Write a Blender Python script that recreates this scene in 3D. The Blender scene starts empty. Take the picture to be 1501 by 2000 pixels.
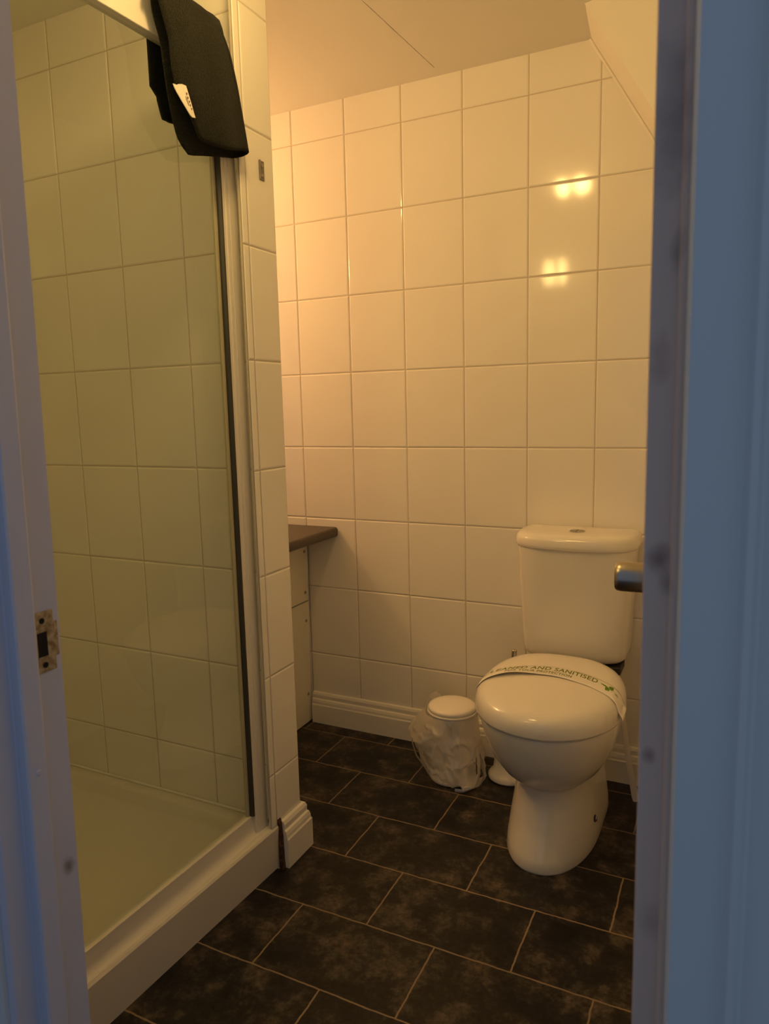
import bpy, bmesh, math, random
from mathutils import Vector, Matrix, noise
from mathutils.bvhtree import BVHTree

random.seed(7)
scene = bpy.context.scene
COL = scene.collection
PI = math.pi

# ------------------------------------------------------------------ camera
cam_data = bpy.data.cameras.new('camera')
cam = bpy.data.objects.new('camera', cam_data)
COL.objects.link(cam)
CR = Vector((0.89838465, 0.43858545, -0.02340568))
CU = Vector((-0.04247487, 0.13979781, 0.98926865))
CF = Vector((-0.4371509, 0.88774961, -0.14422107))
M = Matrix((CR, CU, -CF)).transposed().to_4x4()
M.translation = Vector((1.37519873, -2.15802242, 1.16293217))
cam.matrix_world = M
cam_data.sensor_fit = 'HORIZONTAL'
cam_data.sensor_width = 36.0
cam_data.lens = 1405.4 / 1501.0 * 36.0
cam_data.clip_start = 0.02
cam_data.dof.use_dof = True
cam_data.dof.focus_distance = 1.75
cam_data.dof.aperture_fstop = 15.0
scene.camera = cam

# ------------------------------------------------------------------ light
HALL = (0.160, 0.222, 0.325)
world = bpy.data.worlds.new('hall_daylight')
scene.world = world
world.use_nodes = True
world.node_tree.nodes['Background'].inputs[0].default_value = (*HALL, 1)
world.node_tree.nodes['Background'].inputs[1].default_value = 0.85
ALCOVE_GLOW = 124.0      # radiance of the globe over the vanity
TUBE_GLOW = 62.0         # radiance of the tubes by the door
TUBE_COLOR = (1.0, 0.68, 0.22)
CEILING_GLOW = 106.0     # radiance of each bulb of the ceiling lamp
ALCOVE_COLOR = (1.0, 0.525, 0.20)
CEILING_COLOR = (1.0, 0.62, 0.20)

scene.view_settings.view_transform = 'Standard'
scene.view_settings.look = 'None'
scene.view_settings.exposure = 0.0
scene.view_settings.gamma = 1.0
scene.view_settings.use_curve_mapping = False
scene.cycles.use_denoising = True
scene.cycles.max_bounces = 10
scene.cycles.diffuse_bounces = 6
scene.cycles.transparent_max_bounces = 16
scene.cycles.caustics_reflective = False
scene.cycles.caustics_refractive = False
scene.cycles.sample_clamp_indirect = 4.0


# ------------------------------------------------------------------ materials
def new_mat(name, color, rough=0.5, metal=0.0, spec=0.5):
    m = bpy.data.materials.new(name)
    m.use_nodes = True
    b = m.node_tree.nodes['Principled BSDF']
    b.inputs['Base Color'].default_value = (*color, 1)
    b.inputs['Roughness'].default_value = rough
    b.inputs['Metallic'].default_value = metal
    b.inputs['Specular IOR Level'].default_value = spec
    return m


def N(m, typ, **kw):
    n = m.node_tree.nodes.new(typ)
    for k, v in kw.items():
        setattr(n, k, v)
    return n


def L(m, a, b):
    m.node_tree.links.new(a, b)


def bsdf(m):
    return m.node_tree.nodes['Principled BSDF']


def coords(m):
    return N(m, 'ShaderNodeTexCoord').outputs['Object']


def add_noise_color(m, ca, cb, scale, detail=4, lo=0.35, hi=0.65):
    t = N(m, 'ShaderNodeTexNoise')
    t.inputs['Scale'].default_value = scale
    t.inputs['Detail'].default_value = detail
    L(m, coords(m), t.inputs['Vector'])
    r = N(m, 'ShaderNodeValToRGB')
    r.color_ramp.elements[0].position = lo
    r.color_ramp.elements[1].position = hi
    r.color_ramp.elements[0].color = (*ca, 1)
    r.color_ramp.elements[1].color = (*cb, 1)
    L(m, t.outputs['Fac'], r.inputs['Fac'])
    L(m, r.outputs['Color'], bsdf(m).inputs['Base Color'])
    return r.outputs['Color']


def add_bump(m, scale, strength, dist=0.002, detail=3, stretch=(1, 1, 1)):
    mp = N(m, 'ShaderNodeMapping')
    mp.inputs['Scale'].default_value = stretch
    L(m, coords(m), mp.inputs['Vector'])
    t = N(m, 'ShaderNodeTexNoise')
    t.inputs['Scale'].default_value = scale
    t.inputs['Detail'].default_value = detail
    L(m, mp.outputs['Vector'], t.inputs['Vector'])
    b = N(m, 'ShaderNodeBump')
    b.inputs['Strength'].default_value = strength
    b.inputs['Distance'].default_value = dist
    L(m, t.outputs['Fac'], b.inputs['Height'])
    L(m, b.outputs['Normal'], bsdf(m).inputs['Normal'])


def add_spots(m, spots):
    """Marks with a place of their own: (centre, radii, colour, strength)."""
    inp = bsdf(m).inputs['Base Color']
    cur = inp.links[0].from_socket if inp.links else None
    base = tuple(inp.default_value)
    for c, r, colr, s in spots:
        sub = N(m, 'ShaderNodeVectorMath', operation='SUBTRACT')
        L(m, coords(m), sub.inputs[0])
        sub.inputs[1].default_value = c
        wob = N(m, 'ShaderNodeTexNoise')
        wob.inputs['Scale'].default_value = 60
        L(m, coords(m), wob.inputs['Vector'])
        div = N(m, 'ShaderNodeVectorMath', operation='DIVIDE')
        L(m, sub.outputs[0], div.inputs[0])
        div.inputs[1].default_value = r
        ln = N(m, 'ShaderNodeVectorMath', operation='LENGTH')
        L(m, div.outputs[0], ln.inputs[0])
        ad = N(m, 'ShaderNodeMath', operation='ADD')
        L(m, ln.outputs['Value'], ad.inputs[0])
        L(m, wob.outputs['Fac'], ad.inputs[1])
        mr = N(m, 'ShaderNodeMapRange')
        mr.inputs['From Min'].default_value = 0.85
        mr.inputs['From Max'].default_value = 1.5
        mr.inputs['To Min'].default_value = s
        mr.inputs['To Max'].default_value = 0.0
        L(m, ad.outputs[0], mr.inputs['Value'])
        mx = N(m, 'ShaderNodeMix', data_type='RGBA')
        L(m, mr.outputs['Result'], mx.inputs['Factor'])
        if cur is None:
            mx.inputs['A'].default_value = base
        else:
            L(m, cur, mx.inputs['A'])
        mx.inputs['B'].default_value = (*colr, 1)
        cur = mx.outputs['Result']
    L(m, cur, inp)


M_TILE = new_mat('white_glazed_tile', (0.84, 0.82, 0.76), 0.09, 0, 0.4)
add_bump(M_TILE, 9, 0.10, 0.004, 1, (1, 1, 0.45))
M_GROUT = new_mat('grout', (0.56, 0.51, 0.42), 0.8)
M_CEIL = new_mat('ceiling_paint', (0.80, 0.78, 0.71), 0.85)
add_bump(M_CEIL, 60, 0.12, 0.002)
M_PAINT = new_mat('white_gloss_paint', (0.82, 0.80, 0.74), 0.35)
add_bump(M_PAINT, 45, 0.08, 0.002, 3, (1, 1, 0.3))
M_BOARD = new_mat('painted_board', (0.80, 0.77, 0.66), 0.45)
M_CERAMIC = new_mat('white_ceramic', (0.78, 0.76, 0.71), 0.09)
M_SEAT = new_mat('white_seat_plastic', (0.79, 0.765, 0.71), 0.14)
M_ACRYLIC = new_mat('white_acrylic', (0.74, 0.71, 0.65), 0.28)
M_ALU = new_mat('white_powder_coat', (0.72, 0.70, 0.65), 0.35)
M_SEAL = new_mat('dark_rubber', (0.035, 0.035, 0.03), 0.55)
M_BLACK = new_mat('black_rubber', (0.012, 0.011, 0.010), 0.5)
M_SATIN = new_mat('satin_chrome', (0.42, 0.37, 0.31), 0.30, 1.0)
M_CHROME = new_mat('chrome', (0.62, 0.61, 0.60), 0.16, 1.0)
M_STEEL = new_mat('dull_steel', (0.40, 0.37, 0.32), 0.42, 1.0)
M_BRASS = new_mat('worn_brass_steel', (0.45, 0.38, 0.27), 0.45, 0.85)
add_noise_color(M_BRASS, (0.24, 0.19, 0.12), (0.52, 0.46, 0.36), 160)
M_DARKHOLE = new_mat('dark_recess', (0.012, 0.007, 0.005), 0.9)
M_TOP = new_mat('dark_laminate', (0.060, 0.046, 0.036), 0.32)
add_noise_color(M_TOP, (0.050, 0.038, 0.030), (0.078, 0.060, 0.048), 220, 3)
M_BIN = new_mat('white_bin_enamel', (0.84, 0.81, 0.75), 0.25)
M_PAPER = new_mat('white_paper', (0.80, 0.78, 0.73), 0.7)
M_GREEN = new_mat('olive_green_print', (0.13, 0.17, 0.012), 0.6)
M_LEAF = new_mat('bright_green_print', (0.10, 0.22, 0.010), 0.6)
M_INK = new_mat('brown_ink', (0.16, 0.10, 0.05), 0.7)
M_LABEL = new_mat('woven_label', (0.74, 0.70, 0.64), 0.75)

M_TOWEL = new_mat('black_terry', (0.0075, 0.0078, 0.0055), 0.95, 0, 0.15)
add_noise_color(M_TOWEL, (0.0030, 0.0034, 0.0018), (0.017, 0.0175, 0.013), 430, 3)
add_bump(M_TOWEL, 420, 0.9, 0.003, 2)
bsdf(M_TOWEL).inputs['Sheen Weight'].default_value = 0.05

# floor: dark slate effect vinyl in a half bond with pale grout lines
M_FLOOR = new_mat('slate_vinyl', (0.03, 0.02, 0.01), 0.45, 0, 0.3)


def build_floor_material(m):
    mp = N(m, 'ShaderNodeMapping')
    mp.inputs['Location'].default_value = (-0.177 + 0.3308 * 8, 0.0783 + 0.1994 * 10, 0)
    L(m, coords(m), mp.inputs['Vector'])
    wn = N(m, 'ShaderNodeTexNoise')
    wn.inputs['Scale'].default_value = 28
    wn.inputs['Detail'].default_value = 3
    L(m, coords(m), wn.inputs['Vector'])
    wv = N(m, 'ShaderNodeVectorMath', operation='SUBTRACT')
    L(m, wn.outputs['Color'], wv.inputs[0])
    wv.inputs[1].default_value = (0.5, 0.5, 0.5)
    ws = N(m, 'ShaderNodeVectorMath', operation='SCALE')
    L(m, wv.outputs[0], ws.inputs[0])
    ws.inputs['Scale'].default_value = 0.006
    wa = N(m, 'ShaderNodeVectorMath', operation='ADD')
    L(m, mp.outputs['Vector'], wa.inputs[0])
    L(m, ws.outputs[0], wa.inputs[1])
    br = N(m, 'ShaderNodeTexBrick')
    br.offset = 0.5
    br.offset_frequency = 2
    br.squash = 1.0
    br.inputs['Scale'].default_value = 1.0
    br.inputs['Brick Width'].default_value = 0.3308
    br.inputs['Row Height'].default_value = 0.1994
    br.inputs['Mortar Size'].default_value = 0.0021
    br.inputs['Mortar Smooth'].default_value = 0.25
    br.inputs['Bias'].default_value = -1.0
    L(m, wa.outputs[0], br.inputs['Vector'])
    n1 = N(m, 'ShaderNodeTexNoise')
    n1.inputs['Scale'].default_value = 13
    n1.inputs['Detail'].default_value = 8
    n1.inputs['Roughness'].default_value = 0.72
    n1.inputs['Distortion'].default_value = 0.15
    L(m, coords(m), n1.inputs['Vector'])
    r1 = N(m, 'ShaderNodeValToRGB')
    cr = r1.color_ramp
    cr.elements[0].position = 0.38
    cr.elements[0].color = (0.0028, 0.0029, 0.0036, 1)
    cr.elements[1].position = 0.67
    cr.elements[1].color = (0.094, 0.073, 0.057, 1)
    e = cr.elements.new(0.50)
    e.color = (0.0138, 0.0130, 0.0135, 1)
    L(m, n1.outputs['Fac'], r1.inputs['Fac'])
    n2 = N(m, 'ShaderNodeTexNoise')
    n2.inputs['Scale'].default_value = 95
    n2.inputs['Detail'].default_value = 6
    n2.inputs['Roughness'].default_value = 0.75
    L(m, coords(m), n2.inputs['Vector'])
    mr = N(m, 'ShaderNodeMapRange')
    mr.inputs['From Min'].default_value = 0.3
    mr.inputs['From Max'].default_value = 0.7
    mr.inputs['To Min'].default_value = 0.25
    mr.inputs['To Max'].default_value = 1.75
    L(m, n2.outputs['Fac'], mr.inputs['Value'])
    mul = N(m, 'ShaderNodeVectorMath', operation='SCALE')
    L(m, r1.outputs['Color'], mul.inputs[0])
    L(m, mr.outputs['Result'], mul.inputs['Scale'])
    mx = N(m, 'ShaderNodeMix', data_type='RGBA')
    L(m, br.outputs['Fac'], mx.inputs['Factor'])
    L(m, mul.outputs[0], mx.inputs['A'])
    mx.inputs['B'].default_value = (0.26, 0.19, 0.12, 1)
    L(m, mx.outputs['Result'], bsdf(m).inputs['Base Color'])
    bp = N(m, 'ShaderNodeBump')
    bp.inputs['Strength'].default_value = 0.25
    bp.inputs['Distance'].default_value = 0.002
    L(m, n2.outputs['Fac'], bp.inputs['Height'])
    L(m, bp.outputs['Normal'], bsdf(m).inputs['Normal'])


build_floor_material(M_FLOOR)


def thin_glass(name, tint, gloss_rough=0.0, spec=1.5):
    m = bpy.data.materials.new(name)
    m.use_nodes = True
    nt = m.node_tree
    nt.nodes.remove(nt.nodes['Principled BSDF'])
    out = [n for n in nt.nodes if n.type == 'OUTPUT_MATERIAL'][0]
    tr = N(m, 'ShaderNodeBsdfTransparent')
    tr.inputs['Color'].default_value = (*tint, 1)
    gl = N(m, 'ShaderNodeBsdfGlossy')
    gl.inputs['Roughness'].default_value = gloss_rough
    gl.inputs['Color'].default_value = (1, 1, 1, 1)
    fr = N(m, 'ShaderNodeFresnel')
    ge = N(m, 'ShaderNodeNewGeometry')
    io = N(m, 'ShaderNodeMath', operation='MULTIPLY_ADD')
    L(m, ge.outputs['Backfacing'], io.inputs[0])
    io.inputs[1].default_value = 1.0 / spec - spec      # one sheet: same reflectance from either side
    io.inputs[2].default_value = spec
    L(m, io.outputs[0], fr.inputs['IOR'])
    mx = N(m, 'ShaderNodeMixShader')
    L(m, fr.outputs[0], mx.inputs[0])
    L(m, tr.outputs[0], mx.inputs[1])
    L(m, gl.outputs[0], mx.inputs[2])
    L(m, mx.outputs[0], out.inputs['Surface'])
    return m


M_GLASS = thin_glass('shower_glass', (0.835, 0.870, 0.845))


def film_material():
    m = bpy.data.materials.new('thin_white_film')
    m.use_nodes = True
    nt = m.node_tree
    nt.nodes.remove(nt.nodes['Principled BSDF'])
    out = [n for n in nt.nodes if n.type == 'OUTPUT_MATERIAL'][0]
    tr = N(m, 'ShaderNodeBsdfTransparent')
    tr.inputs['Color'].default_value = (0.95, 0.94, 0.92, 1)
    df = N(m, 'ShaderNodeBsdfDiffuse')
    df.inputs['Color'].default_value = (0.90, 0.88, 0.84, 1)
    tl = N(m, 'ShaderNodeBsdfTranslucent')
    tl.inputs['Color'].default_value = (0.90, 0.88, 0.84, 1)
    gl = N(m, 'ShaderNodeBsdfGlossy')
    gl.inputs['Roughness'].default_value = 0.22
    a = N(m, 'ShaderNodeMixShader')
    a.inputs[0].default_value = 0.45
    L(m, df.outputs[0], a.inputs[1])
    L(m, tl.outputs[0], a.inputs[2])
    b = N(m, 'ShaderNodeMixShader')
    b.inputs[0].default_value = 0.52
    L(m, tr.outputs[0], b.inputs[1])
    L(m, a.outputs[0], b.inputs[2])
    c = N(m, 'ShaderNodeMixShader')
    c.inputs[0].default_value = 0.12
    L(m, b.outputs[0], c.inputs[1])
    L(m, gl.outputs[0], c.inputs[2])
    L(m, c.outputs[0], out.inputs['Surface'])
    return m


M_FILM = film_material()


def glow_mat(name, color, strength):
    m = bpy.data.materials.new(name)
    m.use_nodes = True
    b = m.node_tree.nodes['Principled BSDF']
    b.inputs['Base Color'].default_value = (0.9, 0.85, 0.75, 1)
    b.inputs['Emission Color'].default_value = (*color, 1)
    b.inputs['Emission Strength'].default_value = strength
    return m


# ------------------------------------------------------------------ mesh helpers
def obj(name, bm, mat, parent=None, smooth=None, kind=None):
    """Link a bmesh given in world coordinates as one object."""
    bmesh.ops.recalc_face_normals(bm, faces=bm.faces[:])
    me = bpy.data.meshes.new(name)
    if parent is not None:
        off = Vector((0, 0, 0))
        q = parent
        while q is not None:
            off += q.location
            q = q.parent
        bmesh.ops.translate(bm, verts=bm.verts[:], vec=-off)
    bm.to_mesh(me)
    bm.free()
    mats = mat if isinstance(mat, (list, tuple)) else [mat]
    for k in mats:
        me.materials.append(k)
    if smooth is not None:
        me.shade_smooth()
        me.set_sharp_from_angle(angle=math.radians(smooth))
    o = bpy.data.objects.new(name, me)
    COL.objects.link(o)
    if parent is not None:
        o.parent = parent
    if kind:
        o['kind'] = kind
    return o


def thing(name, label, cat, loc, group=None):
    o = bpy.data.objects.new(name, None)
    o.empty_display_size = 0.05
    COL.objects.link(o)
    o.location = loc
    tag(o, label, cat, group)
    return o


def tag(o, label, cat, group=None):
    o['label'] = label
    o['category'] = cat
    if group:
        o['group'] = group
    return o


def box(bm, lo, hi, bevel=0.0, seg=2, mat=0):
    r = bmesh.ops.create_cube(bm, size=1.0)
    vs = r['verts']
    lo, hi = Vector(lo), Vector(hi)
    c = (lo + hi) / 2
    s = hi - lo
    for v in vs:
        v.co = Vector((v.co.x * s.x, v.co.y * s.y, v.co.z * s.z)) + c
    fs = set()
    for v in vs:
        fs.update(v.link_faces)
    for f in fs:
        f.material_index = mat
    if bevel > 0:
        es = set()
        for v in vs:
            es.update(v.link_edges)
        bmesh.ops.bevel(bm, geom=list(es), offset=bevel, segments=seg, affect='EDGES', profile=0.5)
    return bm


def B(lo, hi, bevel=0.0, seg=2):
    return box(bmesh.new(), lo, hi, bevel, seg)


def loft(bm, rings, cap_a=True, cap_b=True, closed=True, mat=0):
    R = [[bm.verts.new(p) for p in ring] for ring in rings]
    n = len(R[0])
    for i in range(len(R) - 1):
        for j in range(n if closed else n - 1):
            k = (j + 1) % n
            f = bm.faces.new((R[i][j], R[i][k], R[i + 1][k], R[i + 1][j]))
            f.material_index = mat
    if cap_a:
        bm.faces.new(list(reversed(R[0]))).material_index = mat
    if cap_b:
        bm.faces.new(R[-1]).material_index = mat
    return R


def prism(bm, prof, axis, a, b, mat=0):
    """Extrude a 2-D profile (list of 2-tuples) along an axis: 'x','y' or 'z'."""
    def P(u, w, t):
        return {'x': (t, u, w), 'y': (u, t, w), 'z': (u, w, t)}[axis]
    loft(bm, [[P(u, w, a) for u, w in prof], [P(u, w, b) for u, w in prof]], mat=mat)
    return bm


def lathe(bm, prof, centre, seg=40, axis=(0, 0, 1), mat=0):
    """Revolve (radius, height) pairs around an axis through centre."""
    ax = Vector(axis).normalized()
    t = Vector((1, 0, 0)) if abs(ax.x) < 0.9 else Vector((0, 1, 0))
    u = ax.cross(t).normalized()
    w = ax.cross(u)
    c = Vector(centre)
    rings = []
    for r, h in prof:
        r = max(r, 1e-5)
        rings.append([c + ax * h + (u * math.cos(a) + w * math.sin(a)) * r
                      for a in [2 * PI * k / seg for k in range(seg)]])
    loft(bm, rings, mat=mat)
    return bm


def tube(bm, pts, rad, seg=12, mat=0):
    pts = [Vector(p) for p in pts]
    rings = []
    for i, p in enumerate(pts):
        d = (pts[min(i + 1, len(pts) - 1)] - pts[max(i - 1, 0)]).normalized()
        t = Vector((0, 0, 1)) if abs(d.z) < 0.9 else Vector((1, 0, 0))
        u = d.cross(t).normalized()
        w = d.cross(u)
        r = rad[i] if isinstance(rad, (list, tuple)) else rad
        rings.append([p + (u * math.cos(2 * PI * k / seg) + w * math.sin(2 * PI * k / seg)) * r for k in range(seg)])
    loft(bm, rings, mat=mat)
    return bm


def tile_wall(name, P0, U, V, Nn, u0, u1, v0, v1, pu, pv, offu, offv, thick=0.008, gap=0.0026,
              ch=0.0036, tilt=0.0022, backing=0.05, keep=None):
    """One wall: a grout bed and its glazed tiles, each a pillow edged block set with a slight tilt."""
    bm = bmesh.new()
    P0, U, V, Nn = Vector(P0), Vector(U), Vector(V), Vector(Nn)

    def W(u, v, n):
        return P0 + U * u + V * v + Nn * n
    # bed
    cs = [(u0, v0), (u1, v0), (u1, v1), (u0, v1)]
    loft(bm, [[W(u, v, -backing) for u, v in cs], [W(u, v, -0.0020) for u, v in cs]], mat=1)
    i0 = math.floor((u0 - offu) / pu)
    i1 = math.ceil((u1 - offu) / pu)
    j0 = math.floor((v0 - offv) / pv)
    j1 = math.ceil((v1 - offv) / pv)
    for i in range(i0, i1):
        for j in range(j0, j1):
            a0 = max(u0, offu + i * pu + gap / 2)
            a1 = min(u1, offu + (i + 1) * pu - gap / 2)
            b0 = max(v0, offv + j * pv + gap / 2)
            b1 = min(v1, offv + (j + 1) * pv - gap / 2)
            if a1 - a0 < 0.008 or b1 - b0 < 0.008:
                continue
            if keep and not keep((a0 + a1) / 2, (b0 + b1) / 2):
                continue
            tu = random.uniform(-tilt, tilt)
            tv = random.uniform(-tilt, tilt)
            ca, cb = (a0 + a1) / 2, (b0 + b1) / 2

            def ring(ins, n):
                out = []
                for u, v in ((a0 + ins, b0 + ins), (a1 - ins, b0 + ins), (a1 - ins, b1 - ins), (a0 + ins, b1 - ins)):
                    out.append(W(u, v, n + tu * (u - ca) + tv * (v - cb)))
                return out
            loft(bm, [ring(0, -0.003), ring(0, -0.0019), ring(ch * 0.35, -0.0008), ring(ch, 0.0)], cap_a=False)
    o = obj(name, bm, [M_TILE, M_GROUT], kind='structure')
    return o


def superloop(a, yb, ym, yf, nb, nf, n=72):
    """Closed outline: half width a, from yb (back) past ym (widest) to yf (front)."""
    pts = []
    for k in range(n):
        t = 2 * PI * k / n
        c, s = math.cos(t), math.sin(t)
        e = nf if s > 0 else nb
        x = a * math.copysign(abs(c) ** (2 / e), c)
        y = ym + ((yf - ym) if s > 0 else (ym - yb)) * math.copysign(abs(s) ** (2 / e), s)
        pts.append((x, y))
    return pts


# ------------------------------------------------------------------ room shell
CEIL = 2.137
F0 = 0.018         # finished floor level
XR = 1.42          # right wall
LX, LY = 0.69, -1.12   # ceiling lamp
XL = -0.80         # left wall of the alcove
YD = -1.665        # bathroom face of the door wall
YH = -1.752        # hall face of the door wall
DL, DR = 0.758, 1.3445   # door opening between linings
DH = 1.98

obj('floor', B((XL - 0.1, -3.6, -0.06), (2.4, 0.06, F0)), M_FLOOR, kind='structure')

tile_wall('wall_back', (0, 0, 0), (1, 0, 0), (0, 0, 1), (0, -1, 0), XL, XR, 0.0, CEIL + 0.02,
          0.2, 0.25, 0.0, 0.03)
# end wall of the shower, also the near side of the alcove partition
tile_wall('wall_partition', (0, -0.765, 0), (1, 0, 0), (0, 0, 1), (0, -1, 0), -0.44, 0.376, 0.0, CEIL + 0.02,
          0.1985, 0.25, -0.0245, 0.0245, backing=0.072)
# tiled end of that partition, facing the room
tile_wall('wall_partition_end', (0.385, 0, 0), (0, 1, 0), (0, 0, 1), (1, 0, 0), -0.7900, -0.685, 0.0, CEIL + 0.02,
          0.107, 0.25, -0.7915, 0.0245, backing=0.009, tilt=0.002)
tile_wall('trim_tile_strip', (0.385, 0, 0), (0, 1, 0), (0, 0, 1), (1, 0, 0), -0.8135, -0.7905, 0.1385, CEIL + 0.02,
          0.107, 0.25, -0.8985, 0.0245, backing=0.009, tilt=0.001)
obj('wall_left', B((XL - 0.06, -0.70, 0), (XL, 0.03, CEIL)), M_CEIL, kind='structure')
tile_wall('wall_shower', (-0.43, 0, 0), (0, 1, 0), (0, 0, 1), (1, 0, 0), YD, -0.765, 0.0, CEIL + 0.02,
          0.2, 0.25, -0.765, 0.0245)
obj('wall_right', B((XR, YD, 0), (XR + 0.06, 0.03, CEIL)), M_CEIL, kind='structure')
# door wall round the opening
fw = bmesh.new()
box(fw, (-0.55, YH + 0.012, 0), (DL - 0.022, YD, CEIL))
box(fw, (DR + 0.022, YH + 0.012, 0), (2.4, YD, CEIL))
box(fw, (DL - 0.022, YH + 0.012, DH + 0.022), (DR + 0.022, YD, CEIL))
obj('wall_front', fw, M_CEIL, kind='structure')

# ceiling: two boards with an open joint between them, and the lath above
cb = bmesh.new()
SX0, SX1 = 0.535, 0.500     # joint at back wall / towards the door


def ceil_quad(poly, z0, z1):
    loft(cb, [[(x, y, z0) for x, y in poly], [(x, y, z1) for x, y in poly]])


jy = -0.055
ceil_quad([(XL - 0.06, YH), (0.4435, YH), (SX0 - 0.0012, jy), (SX0 - 0.0012, 0.03), (XL - 0.06, 0.03)], CEIL, CEIL + 0.02)
ceil_quad([(0.4460, YH), (XR + 0.06, YH), (XR + 0.06, 0.03), (SX0 - 0.0012, 0.03), (SX0 - 0.0012, jy), (SX0 + 0.0012, jy)], CEIL, CEIL + 0.02)
box(cb, (XL - 0.06, YH, CEIL + 0.02), (XR + 0.06, 0.03, CEIL + 0.05))
obj('ceiling', cb, M_CEIL, kind='structure')

# sloping boxed-in soffit in the back right corner
sb = bmesh.new()
sl = -1.68
x0 = 0.972
xe = XR
ze = CEIL + sl * (xe - x0)
back = [(x0, -0.001, CEIL), (xe, -0.001, ze), (xe, -0.001, CEIL)]
front = [(x0 + 0.018, -0.19, CEIL), (xe, -0.30, ze + 0.02), (xe, -0.30, CEIL)]
loft(sb, [back, front])
obj('trim_soffit', sb, M_CEIL, kind='structure')
sk = bmesh.new()
d = Vector((1, 0, sl)).normalized()
pp = Vector((x0 - 0.0035, -0.004, CEIL - 0.001))
tube(sk, [pp, pp + d * 0.45], 0.004, 8)
obj('trim_soffit_sealant', sk, M_PAINT, kind='structure')

# skirting boards
SKP = [(0.0, F0), (0.020, F0), (0.020, 0.086), (0.0175, 0.090), (0.017, 0.098), (0.0145, 0.106), (0.0105, 0.1095),
       (0.0105, 0.113), (0.011, 0.122), (0.0075, 0.130), (0.0, 0.132)]
bb = bmesh.new()
prism(bb, [(-t - 0.0005, z) for t, z in SKP], 'x', 0.006, XR)
obj('baseboard_back', bb, M_PAINT, kind='structure')
bw = bmesh.new()
# wraps the end of the partition: along the end face, mitred round the corner
ring_a, ring_b, ring_c = [], [], []
for t, z in SKP:
    zz = F0 + (z - F0) * 1.10
    ring_a.append((0.3855 + t, -0.7785, zz))
    ring_b.append((0.3855 + t, -0.684 + t, zz))
    ring_c.append((0.02, -0.684 + t, zz))
loft(bw, [ring_a, ring_b, ring_c])
obj('baseboard_partition', bw, M_PAINT, kind='structure')
br_ = bmesh.new()
prism(br_, [(XR - t - 0.0005, z) for t, z in SKP], 'y', -1.0, -0.022)
obj('baseboard_right', br_, M_PAINT, kind='structure')

# ------------------------------------------------------------------ door frame (structure)
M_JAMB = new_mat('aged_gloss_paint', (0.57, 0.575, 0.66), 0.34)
add_bump(M_JAMB, 90, 0.22, 0.0015, 4, (1, 1, 0.12))
add_spots(M_JAMB, [((0.760, -1.680, 0.69), (0.010, 0.010, 0.012), (0.10, 0.075, 0.055), 0.75)])
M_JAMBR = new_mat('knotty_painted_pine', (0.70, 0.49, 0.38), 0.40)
add_bump(M_JAMBR, 90, 0.15, 0.0015, 4, (1, 1, 0.12))
KN = (0.20, 0.095, 0.07)
add_spots(M_JAMBR, [
    ((1.340, -1.72, 1.305), (0.020, 0.05, 0.050), (0.30, 0.19, 0.155), 0.6),
    ((1.344, -1.72, 1.240), (0.006, 0.05, 0.016), KN, 0.45),
    ((1.336, -1.72, 1.185), (0.008, 0.05, 0.020), KN, 0.40),
    ((1.339, -1.72, 1.076), (0.009, 0.05, 0.013), KN, 0.75),
    ((1.343, -1.72, 1.064), (0.007, 0.05, 0.010), KN, 0.55),
    ((1.337, -1.72, 0.962), (0.005, 0.05, 0.007), KN, 0.7),
    ((1.341, -1.72, 0.860), (0.010, 0.05, 0.016), KN, 0.35),
])
M_ARCH = new_mat('hall_gloss_paint', (0.64, 0.645, 0.63), 0.38)
add_bump(M_ARCH, 70, 0.12, 0.0015, 4, (1, 1, 0.15))
add_spots(M_ARCH, [
    ((1.405, -1.77, 1.26), (0.0016, 0.05, 0.0035), (0.10, 0.11, 0.12), 0.8),
    ((1.398, -1.77, 1.02), (0.0013, 0.05, 0.012), (0.20, 0.22, 0.24), 0.5),
    ((1.399, -1.77, 0.96), (0.0013, 0.05, 0.010), (0.16, 0.18, 0.20), 0.6),
    ((1.390, -1.77, 1.16), (0.0012, 0.05, 0.03), (0.24, 0.25, 0.27), 0.5),
])

# left lining, stop and architrave; profile in (x, y), run up in z with the slight lean of the old frame
lj = [(DL - 0.020, YD + 0.0), (DL, YD + 0.0), (DL + 0.0005, -1.6975), (0.7685, -1.7000), (0.7705, -1.7025), (0.7705, -1.7215),
      (0.7690, -1.7235), (DL + 0.001, -1.7240), (DL, -1.7255), (DL, YH + 0.004), (DL - 0.003, YH), (DL - 0.020, YH)]


def lean(prof, dx, dy=0.0):
    rings = []
    for z in (F0, 0.5, 1.0, 1.5, DH):
        k = z - 1.0
        rings.append([(x + dx * k, y + dy * k, z) for x, y in prof])
    return rings


tl = bmesh.new()
loft(tl, lean(lj, 0.0, 0.014))
for (yy, zz, rr) in ((-1.711, 0.8145, 0.0035), (-1.711, 1.272, 0.0032)):
    lathe(tl, [(0.0001, 0.0012), (rr * 0.7, 0.0010), (rr, 0.0)], (0.7704, yy + 0.014 * (zz - 1), zz), 12, (1, 0, 0))
obj('trim_left_jamb', tl, M_JAMB, smooth=30, kind='structure')
ta = bmesh.new()
la = [(DL - 0.006, YH - 0.0005), (DL - 0.006, YH - 0.010), (DL - 0.010, YH - 0.014), (DL - 0.024, YH - 0.015), (DL - 0.030, YH - 0.019),
      (DL - 0.060, YH - 0.019), (DL - 0.064, YH - 0.015), (DL - 0.064, YH - 0.0005)]
loft(ta, lean(la, 0.0, 0.0))
obj('trim_left_architrave', ta, M_ARCH, smooth=30, kind='structure')

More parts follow.
